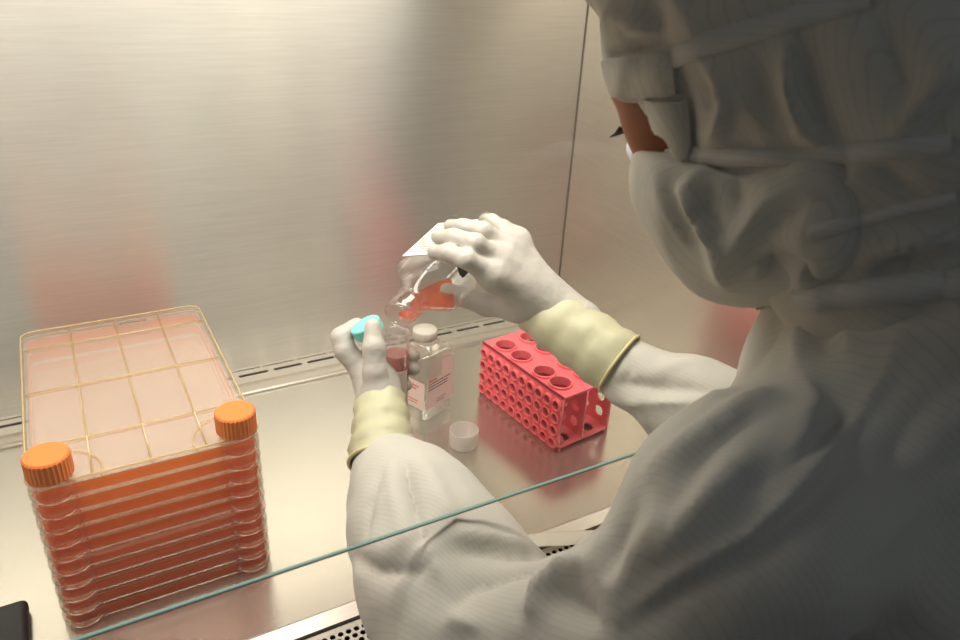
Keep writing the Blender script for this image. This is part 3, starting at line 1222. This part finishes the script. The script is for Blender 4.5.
COVER_FOLDS = [
    ([(616, 622), (680, 576), (750, 538), (800, 490), (832, 448), (880, 382), (905, 330)], 0.0045, 0.006),
    ([(622, 632), (688, 586), (758, 548), (810, 498), (842, 456), (890, 390)], -0.0050, 0.008),
    ([(770, 388), (726, 418), (676, 452), (640, 480)], 0.0060, 0.010),
    ([(760, 412), (716, 446), (676, 478)], -0.0060, 0.010),
    ([(745, 452), (712, 488), (680, 532), (650, 560)], 0.0060, 0.011),
    ([(720, 452), (690, 486), (660, 520)], -0.0050, 0.010),
    ([(800, 370), (818, 400), (800, 440), (770, 470)], 0.0060, 0.010),
    ([(822, 380), (836, 410), (820, 440)], -0.0060, 0.010),
    ([(878, 384), (836, 424), (780, 460), (740, 500)], -0.0060, 0.011),
    ([(672, 500), (640, 552), (612, 604)], 0.0050, 0.010),
    ([(640, 500), (620, 545), (606, 585)], -0.0050, 0.010),
    ([(740, 350), (720, 390), (690, 420)], 0.0040, 0.010),
    ([(786, 312), (770, 340), (752, 372)], -0.0050, 0.008),
    ([(804, 316), (796, 340), (800, 370)], 0.0045, 0.007),
    ([(822, 316), (818, 336), (826, 360)], -0.0045, 0.007),
    ([(850, 316), (846, 332), (852, 352)], 0.0035, 0.007),
    ([(900, 420), (850, 470), (790, 520), (720, 570)], -0.0030, 0.012),
    ([(950, 470), (890, 530), (820, 590)], 0.0035, 0.014),
    ([(955, 380), (915, 420), (880, 470)], -0.0040, 0.012),
    ([(800, 322), (870, 316), (950, 314)], -0.0040, 0.005),
    ([(404, 458), (412, 500), (424, 548)], -0.0120, 0.008),
    ([(394, 466), (398, 500), (404, 540)], 0.0040, 0.008),
    ([(422, 462), (440, 500), (462, 530)], 0.0045, 0.009),
    ([(382, 470), (370, 505), (366, 540)], -0.0040, 0.007),
    ([(350, 556), (378, 572), (420, 572), (436, 560)], -0.0060, 0.007),
    ([(426, 536), (436, 566), (452, 590)], 0.0060, 0.009),
    ([(450, 534), (490, 538), (540, 548)], 0.0050, 0.008),
    ([(450, 550), (500, 552), (540, 556)], -0.0060, 0.008),
    ([(448, 612), (470, 584), (510, 568), (562, 562)], -0.0100, 0.010),
    ([(452, 600), (452, 618), (480, 628)], 0.0060, 0.009),
    ([(526, 622), (540, 592), (566, 570), (590, 560)], 0.0130, 0.012),
    ([(556, 584), (572, 606), (598, 624)], -0.0100, 0.011),
    ([(612, 600), (600, 560), (606, 530)], 0.0050, 0.012),
    ([(612, 384), (650, 386), (690, 388), (716, 392)], -0.0070, 0.009),
    ([(622, 404), (650, 402), (690, 402)], 0.0060, 0.008),
    ([(630, 352), (632, 370), (622, 384)], -0.0030, 0.005),
]
STRAPS = [
    ([(655, 62), (676, 56), (700, 46), (760, 28), (830, 8), (870, -4)], 0.013, 'head_tie', 0.003),
    ([(672, 152), (720, 158), (790, 157), (860, 152), (950, 145)], 0.011, 'face_cover_tie', 0.003),
    ([(810, 233), (860, 220), (910, 207), (955, 198)], 0.008, 'face_cover_tie', 0.003),
]

# ================================================================== THE PERSON
pr = thing('person', 'person in white hooded coverall, face cover and gloves pouring from bottle to tube', 'person', (0.50, -0.46, -0.30))


def person_part(name, V, Q, mat, parent=pr):
    o = link_mesh(name, V, Q, mat, None, True)
    o.parent = parent
    o.matrix_parent_inverse = Matrix.Translation(-Vector(pr.location))
    return o


hf = np.array([-0.296, 0.814, -0.50])
hf /= np.linalg.norm(hf)
hl = np.array([-0.94, -0.342, 0.0])
hl -= hf * (hl @ hf)
hl /= np.linalg.norm(hl)
hu = np.cross(hf, hl)
EYE = W(631, 123, 0.53)
HC = EYE - 0.088 * hf - 0.030 * hl


def H(f, l, u):
    return HC + hf * f + hl * l + hu * u


HA = [hf, hl, hu]
WL = W(383, 450, 0.765)      # left wrist
EL = W(478, 655, 0.575)
SL = W(736, 532, 0.455)
ELB = W(664, 634, 0.492)     # middle of the left upper arm
WR = W(553, 309, 0.885)      # right wrist
ER = W(778, 446, 0.80)
SR = np.array([0.655, -0.440, 0.355])
NB = np.array([0.470, -0.415, 0.430])
NECK = H(-0.045, 0, -0.10)

# ---- body: one continuous skin surface under the clothes, with the face
WC = W(612, 366, 0.855)
fd = Field(np.array([0.12, -0.66, -0.22]), np.array([0.80, 0.02, 0.70]), 0.0035)
fd.cone(NECK, NB, 0.050, 0.052, 0.03)
fd.cone(NB, (0.52, -0.48, 0.28), 0.055, 0.090, 0.03)
fd.cone((0.52, -0.48, 0.28), (0.53, -0.51, -0.10), 0.092, 0.09, 0.04)
fd.cone(SL + np.array([0.02, 0, -0.01]), SR, 0.044, 0.044, 0.03)
fd.chain([SL, ELB, EL, WL], [0.044, 0.036, 0.034, 0.024], 0.015)
fd.chain([SR, ER, WC, WR], [0.044, 0.028, 0.018, 0.022], 0.015)
fd.ell(H(-0.005, 0, 0.035), HA, (0.0985, 0.0720, 0.086), 0.01)
fd.ell(H(0.032, 0, -0.04), HA, (0.054, 0.058, 0.075), 0.012)
fd.cone(H(0.088, 0, 0.012), H(0.095, 0, -0.030), 0.008, 0.010, 0.012)
fd.cone(H(0.088, 0.012, -0.078), H(0.088, -0.012, -0.078), 0.008, 0.008, 0.008)
for s in (-1, 1):
    fd.cone(H(0.090, s * 0.016, 0.021), H(0.078, s * 0.048, 0.020), 0.0075, 0.006, 0.010)
    fd.ell(H(0.064, s * 0.042, -0.022), HA, (0.016, 0.018, 0.012), 0.010)
    fd.ell(H(0.056, s * 0.050, 0.000), HA, (0.024, 0.017, 0.032), 0.014)
    fd.ell(H(0.063, s * 0.036, -0.006), HA, (0.020, 0.022, 0.026), 0.012)
    fd.ell(H(0.079, s * 0.031, 0.001), HA, (0.013, 0.013, 0.012), 0.008)
    fd.ell(H(-0.005, s * 0.078, -0.01), HA, (0.016, 0.006, 0.030), 0.005)
V, Q = fd.mesh()
V = smooth(V, Q, 1)
body = person_part('body', V, Q, 'skin')
for s in (1, -1):
    bm = bmesh.new()
    bmesh.ops.create_uvsphere(bm, u_segments=20, v_segments=12, radius=0.0090)
    e = H(0.0780, s * 0.031, 0.000)
    for v in bm.verts:
        v.co += Vector(e - np.array(pr.location))
    link_bm('eye', bm, 'eye', pr, True)
    bm = bmesh.new()
    for k in range(13):
        t = (k - 6) / 6
        a = e + hf * (0.0150 - 0.0035 * t * t) + hl * (s * 0.012 * t) + hu * (-0.0005)
        d = hf * 0.0085 + hl * s * 0.003 * t - hu * 0.005
        tube_along(bm, [a, a + d * 0.5 - hu * 0.0006, a + d + hu * 0.0010], [0.0009, 0.0007, 0.0002], 5)
    for v in bm.verts:
        v.co -= Vector(pr.location)
    link_bm('eyelashes', bm, 'lash', pr, True)

# ---- hood
fd = Field(np.array([0.22, -0.66, 0.28]), np.array([0.74, -0.10, 0.80]), 0.0040)
fd.ell(H(-0.010, 0, 0.030), HA, (0.110, 0.094, 0.100), 0.02)
fd.ell(H(-0.005, 0, 0.098), HA, (0.103, 0.093, 0.052), 0.010)
fd.ell(H(0.018, 0, -0.040), HA, (0.060, 0.068, 0.080), 0.03)
fd.ell(H(-0.085, 0, -0.03), HA, (0.056, 0.080, 0.085), 0.04)
fd.cone(H(-0.055, 0, -0.06), NB + np.array([0.02, -0.005, -0.01]), 0.078, 0.060, 0.05)
fd.cone(H(-0.02, 0.01, -0.09), NB + np.array([0.01, 0.0, -0.01]), 0.056, 0.056, 0.04)
# opening across the eyes


def eyeslit(P):
    q = (P - HC)
    f, l, u = q @ hf, q @ hl, q @ hu
    b = np.maximum(u - 0.017 + 0.28 * (0.09 - f), -0.06 - u)
    b = np.maximum(b, np.abs(l) - 0.071)
    return np.maximum(b, 0.040 - f)


fd.cut(eyeslit, 0.004)
V, Q = fd.mesh()
V = smooth(V, Q, 2)
HOOD = (V, Q)
V = apply_folds(V, Q, HOOD_FOLDS)
V = ripple(V, Q, 0.0022, 16, (1, 1, 0.5))
hood = person_part('hood', V, Q, 'fabric_hood')

# ---- face cover
fd = Field(H(0.05, 0, -0.07) - 0.19, H(0.05, 0, -0.07) + 0.17, 0.0036)
fd.ell(H(0.038, 0, -0.055), HA, (0.060, 0.068, 0.075), 0.02)
fd.cone(H(0.072, 0, -0.024), H(0.045, 0, -0.112), 0.026, 0.034, 0.025)
for s in (-1, 1):
    fd.cone(H(0.045, s * 0.036, -0.055), H(-0.035, s * 0.060, -0.070), 0.046, 0.030, 0.03)
    fd.cone(H(0.040, s * 0.028, -0.098), H(-0.025, s * 0.054, -0.102), 0.042, 0.030, 0.03)


def masktop(P):
    q = (P - HC)
    f, l, u = q @ hf, q @ hl, q @ hu
    return -(u + 0.004 + 0.50 * np.clip(0.1 - f, 0, 0.1))


fd.cut(masktop, 0.004)
V, Q = fd.mesh()
V = smooth(V, Q, 2)
MASK = (V, Q)
V = apply_folds(V, Q, MASK_FOLDS)
V = ripple(V, Q, 0.0018, 20, (1, 1, 0.5), 3.0)
mask = person_part('face_cover', V, Q, 'fabric_mask')

# ---- inner mask showing over the cover's edge
fd = Field(H(0.08, 0, -0.03) - 0.06, H(0.08, 0, -0.03) + 0.06, 0.0022)
fd.cone(H(0.102, 0, -0.018), H(0.088, 0.024, -0.022), 0.011, 0.010, 0.006)
fd.cone(H(0.102, 0, -0.018), H(0.088, -0.024, -0.022), 0.011, 0.010, 0.006)
fd.cone(H(0.102, 0, -0.018), H(0.094, 0, -0.045), 0.010, 0.014, 0.006)
V, Q = fd.mesh()
person_part('inner_mask', V, Q, 'mask_white')

# ---- coverall
fd = Field(np.array([0.04, -0.72, -0.30]), np.array([0.86, 0.06, 0.58]), 0.0046)
fd.cone((0.52, -0.49, 0.27), (0.53, -0.52, -0.18), 0.130, 0.165, 0.05)
fd.cone((0.50, -0.49, 0.26), (0.60, -0.46, 0.26), 0.125, 0.120, 0.05)
fd.cone(SL + np.array([0.03, 0.01, 0.0]), SR, 0.074, 0.078, 0.04)
fd.cone(NB + np.array([0.015, -0.005, -0.06]), NB + np.array([0.050, -0.014, 0.10]), 0.102, 0.096, 0.03)
# left sleeve, loose around the elbow
SE = lambda t: SL + (EL - SL) * t
FE = lambda t: EL + (WS - EL) * t
WS = WL + (EL - WL) * 0.06
fd.chain([SL, ELB, EL], [0.070, 0.066, 0.060], 0.03)
fd.chain([EL, FE(0.35), FE(0.62), FE(0.82), FE(0.93), WS], [0.062, 0.070, 0.061, 0.046, 0.032, 0.026], 0.02)
fd.cone(EL + np.array([0.04, 0.03, 0.0]), FE(0.5) + np.array([0.022, 0.0, -0.02]), 0.05, 0.045, 0.03)
# right sleeve
fd.chain([SR, ER], [0.076, 0.070], 0.04)
fd.chain([ER, WC + (ER - WC) * 0.5, WC + (ER - WC) * 0.14, WC], [0.066, 0.052, 0.034, 0.029], 0.02)
fd.cone(WC + (ER - WC) * 0.36 + np.array([0, 0, -0.028]), ER + np.array([0, 0.0, -0.04]), 0.024, 0.05, 0.02)


def collar(P):
    return -((P - (NB + np.array([0.015, 0, 0.082]))) @ np.array([-0.10, 0.30, 0.93]))


fd.cut(collar, 0.006)
V, Q = fd.mesh()
V = smooth(V, Q, 3)
COVER = (V, Q)
V = apply_folds(V, Q, COVER_FOLDS)
V = ripple(V, Q, 0.0035, 10, (1, 1, 1), 7.0)
cover = person_part('coverall', V, Q, 'fabric')

# ---- gloves


def glove(pts_list, palm, wrist_chain, name, lo, hi, folds=()):
    fd = Field(lo, hi, 0.0016)
    for pts, rads in pts_list:
        fd.chain(pts, rads, 0.0045)
    for a, b, ra, rb, k in palm:
        fd.cone(a, b, ra, rb, k)
    fd.chain(wrist_chain[0], wrist_chain[1], 0.012)
    V, Q = fd.mesh()
    V = smooth(V, Q, 2)
    V = apply_folds(V, Q, folds)
    V = ripple(V, Q, 0.0005, 70)
    return person_part(name, V, Q, 'glove')


# right hand: back of the hand to the viewer, fingers reaching over the label, thumb below
rI = [W(494, 276, 0.838), W(466, 259, 0.812), W(447, 252, 0.822), W(434, 252, 0.836)]
rM = [W(501, 261, 0.850), W(475, 243, 0.822), W(453, 237, 0.835), W(438, 237, 0.850)]
rR = [W(509, 248, 0.866), W(483, 231, 0.845), W(463, 227, 0.858), W(450, 226, 0.872)]
rP = [W(517, 241, 0.885), W(503, 228, 0.878), W(492, 221, 0.888), W(485, 219, 0.900)]
rT = [W(520, 305, 0.880), W(487, 305, 0.895), W(462, 297, 0.900), W(447, 290, 0.897)]
FR_ = [0.0125, 0.0105, 0.0092, 0.0078]
glove([(rI, FR_), (rM, [x * 1.03 for x in FR_]), (rR, FR_), (rP, [x * 0.88 for x in FR_]), (rT, [0.017, 0.0135, 0.0115, 0.0088])],
      [(WR, rI[0], 0.024, 0.0150, 0.016), (WR, rM[0], 0.025, 0.0155, 0.016), (WR, rR[0], 0.024, 0.0145, 0.016), (WR, rP[0], 0.021, 0.0125, 0.016),
       (rI[0], rP[0], 0.0135, 0.0120, 0.012), (W(540, 298, 0.885), rT[0], 0.024, 0.019, 0.016)],
      ([WR, WR + (ER - WR) * 0.12], [0.028, 0.030]), 'glove', WR - 0.17, WR + 0.11)
# left hand: thumb upright toward the viewer, forefinger looped behind the cap, other fingers round the tube
lT = [W(380, 405, 0.785), W(375, 372, 0.778), W(374, 348, 0.778), W(373, 327, 0.782)]
lI = [W(372, 382, 0.815), W(345, 350, 0.812), W(341, 337, 0.814), W(357, 325, 0.822)]
lM = [W(382, 370, 0.842), W(390, 356, 0.862), W(406, 353, 0.866), W(413, 356, 0.858)]
lR = [W(383, 380, 0.838), W(391, 368, 0.862), W(406, 366, 0.866), W(413, 369, 0.858)]
lP = [W(383, 392, 0.830), W(391, 384, 0.852), W(401, 382, 0.858), W(406, 385, 0.854)]
glove([(lT, [0.0175, 0.0125, 0.0118, 0.0088]), (lI, [0.0140, 0.0115, 0.0105, 0.0082]), (lM, [0.012, 0.0105, 0.0095, 0.008]), (lR, [0.012, 0.0105, 0.0092, 0.008]), (lP, [0.011, 0.009, 0.008, 0.007])],
      [(WL, lT[0], 0.026, 0.020, 0.016), (WL, lI[0], 0.024, 0.016, 0.016), (WL, lM[0], 0.024, 0.015, 0.016), (WL, lP[0], 0.022, 0.014, 0.016), (lI[0], lP[0], 0.014, 0.012, 0.012)],
      ([WL, WL + (EL - WL) * 0.12], [0.030, 0.033]), 'glove', WL + np.array([-0.09, -0.08, -0.07]), WL + np.array([0.12, 0.16, 0.15]))


def cuff(axis, rads, name_axis_n=64, wob=0.0018, seed=1, squash=None):
    """stretched glove cuff as a rolled-edge sleeve around the wrist"""
    bm = bmesh.new()
    axis = [Vector(p) for p in axis]
    rings = []
    n = name_axis_n
    rnd = random.Random(seed)
    for i, p in enumerate(axis):
        t = (axis[min(i + 1, len(axis) - 1)] - axis[max(i - 1, 0)]).normalized()
        s = t.cross(Vector((0.1, 0.2, 1))).normalized()
        u = s.cross(t)
        ring = []
        for k in range(n):
            a = 2 * PI * k / n
            nn = noise.noise(Vector((math.cos(a) * 2.0, math.sin(a) * 2.0, i * 0.45 + seed * 9)))
            r = rads[i] * (1 + 0.055 * nn) + wob * math.sin(i * 2.1 + 2 * math.sin(a + seed))
            ring.append(bm.verts.new(p + (s * math.cos(a) + u * math.sin(a)) * r - Vector(pr.location)))
        rings.append(ring)
    for a, b in zip(rings[:-1], rings[1:]):
        for k in range(n):
            bm.faces.new((a[k], a[(k + 1) % n], b[(k + 1) % n], b[k]))
    last = [v.co.copy() for v in rings[-1]]
    o = link_bm('glove_cuff', bm, 'cuff', pr, True)
    bm = bmesh.new()
    tube_along(bm, last, 0.0019, 8, closed=True)
    link_bm('cuff_roll', bm, 'cuff_roll', o, True)
    return o


def lerp_axis(a, b, n, sag=0.0):
    return [np.array(a) + (np.array(b) - np.array(a)) * i / (n - 1) - np.array([0, 0, sag]) * math.sin(PI * i / (n - 1)) for i in range(n)]


RC0 = W(536, 306, 0.888)
RC1 = W(619, 364, 0.852)
cuff(lerp_axis(RC0, RC1, 12), [0.031, 0.0325, 0.034, 0.035, 0.0355, 0.036, 0.0365, 0.037, 0.0375, 0.038, 0.0385, 0.0385], seed=2)
LC0 = W(381, 398, 0.790)
LC1 = W(382, 462, 0.748)
cuff(lerp_axis(LC0, LC1, 11), [0.0245, 0.0260, 0.0275, 0.0285, 0.0295, 0.030, 0.031, 0.0315, 0.0325, 0.033, 0.033], seed=5)


def strap(bvh, pts, width, name, mat='tape', lift=0.003, n_sub=8):
    """a flat tie lying on the cloth"""
    poly = project(bvh, pts, n_sub)
    if poly is None:
        return
    P = [Vector(p) for p in poly]
    bm = bmesh.new()
    rows = []
    for i, p in enumerate(P):
        t = (P[min(i + 1, len(P) - 1)] - P[max(i - 1, 0)])
        if t.length < 1e-6:
            continue
        t.normalize()
        r = bvh.find_nearest(p)
        nn = r[1]
        if nn.dot(Vector(CAM) - p) < 0:
            nn = -nn
        s = t.cross(nn).normalized()
        prof = [(-1.0, -0.3), (-0.9, 0.6), (0, 0.9), (0.9, 0.6), (1.0, -0.3)]
        rows.append([bm.verts.new(p + s * (a * width / 2) + nn * (lift * b) - Vector(pr.location)) for a, b in prof])
    for a, b in zip(rows[:-1], rows[1:]):
        for k in range(4):
            bm.faces.new((a[k], a[k + 1], b[k + 1], b[k]))
    return link_bm(name, bm, mat, pr, True)


def bvh_of(o):
    mw = Matrix.Translation((0, 0, 0))
    me = o.data
    return BVHTree.FromPolygons([v.co.copy() for v in me.vertices], [list(p.vertices) for p in me.polygons])


bh = bvh_of(hood)
bmk = bvh_of(mask)
Vj = [v.co.copy() for v in hood.data.vertices]
Pj = [list(p.vertices) for p in hood.data.polygons]
nb = len(Vj)
Vj += [v.co.copy() for v in mask.data.vertices]
Pj += [[i + nb for i in p.vertices] for p in mask.data.polygons]
bj = BVHTree.FromPolygons(Vj, Pj)
Vc = [v.co.copy() for v in cover.data.vertices] + [v.co.copy() for v in hood.data.vertices]
nc = len(cover.data.vertices)
Pc = [list(pp.vertices) for pp in cover.data.polygons] + [[i + nc for i in pp.vertices] for pp in hood.data.polygons]
strap(BVHTree.FromPolygons(Vc, Pc), [(800, 300), (830, 296), (870, 292), (915, 287), (962, 282)], 0.018, 'collar_band', 'tape', 0.005)
zs = bmesh.new()
zc_ = W(757, 304, 0.545) - np.array(pr.location)
box(zs, tuple(zc_ - 0.0035), tuple(zc_ + 0.0035), 0.001)
link_bm('zip_slider', zs, 'metal', pr)
strap(bh, [(608, 79), (625, 79), (650, 77), (674, 74)], 0.026, 'brow_band', 'fabric_mask', 0.003)
strap(bh, [(664, 100), (668, 120), (673, 142), (680, 164)], 0.030, 'side_flap', 'fabric_mask', 0.004)
for pts, wd, nm, lf in STRAPS:
    strap(bj, pts, wd, nm, 'tape', lf)

# ================================================================== LIGHT
def area(name, loc, rot, sx, sy, power, col):
    l = bpy.data.lights.new(name, 'AREA')
    l.shape = 'RECTANGLE'
    l.size, l.size_y = sx, sy
    l.energy = power
    l.color = col
    o = bpy.data.objects.new(name, l)
    C.objects.link(o)
    o.location = loc
    o.rotation_euler = rot
    return o


area('cabinet_lamp', (0.15, 0.005, ZT - 0.01), (0, 0, 0), 1.1, 0.22, 8.6, (1.0, 0.94, 0.85))
area('room_lamp', (0.9, -1.6, 1.75), (math.radians(-30), math.radians(15), 0), 1.2, 0.6, 4.0, (0.80, 0.92, 1.0))
w = bpy.data.worlds.new('room')
sc.world = w
w.use_nodes = True
w.node_tree.nodes['Background'].inputs[0].default_value = (0.62, 0.68, 0.72, 1)
w.node_tree.nodes['Background'].inputs[1].default_value = 0.12

sc.cycles.transparent_max_bounces = 40
sc.cycles.max_bounces = 16
sc.view_settings.view_transform = 'Standard'
sc.view_settings.look = 'None'
sc.view_settings.gamma = 1.0
sc.view_settings.exposure = 0.0
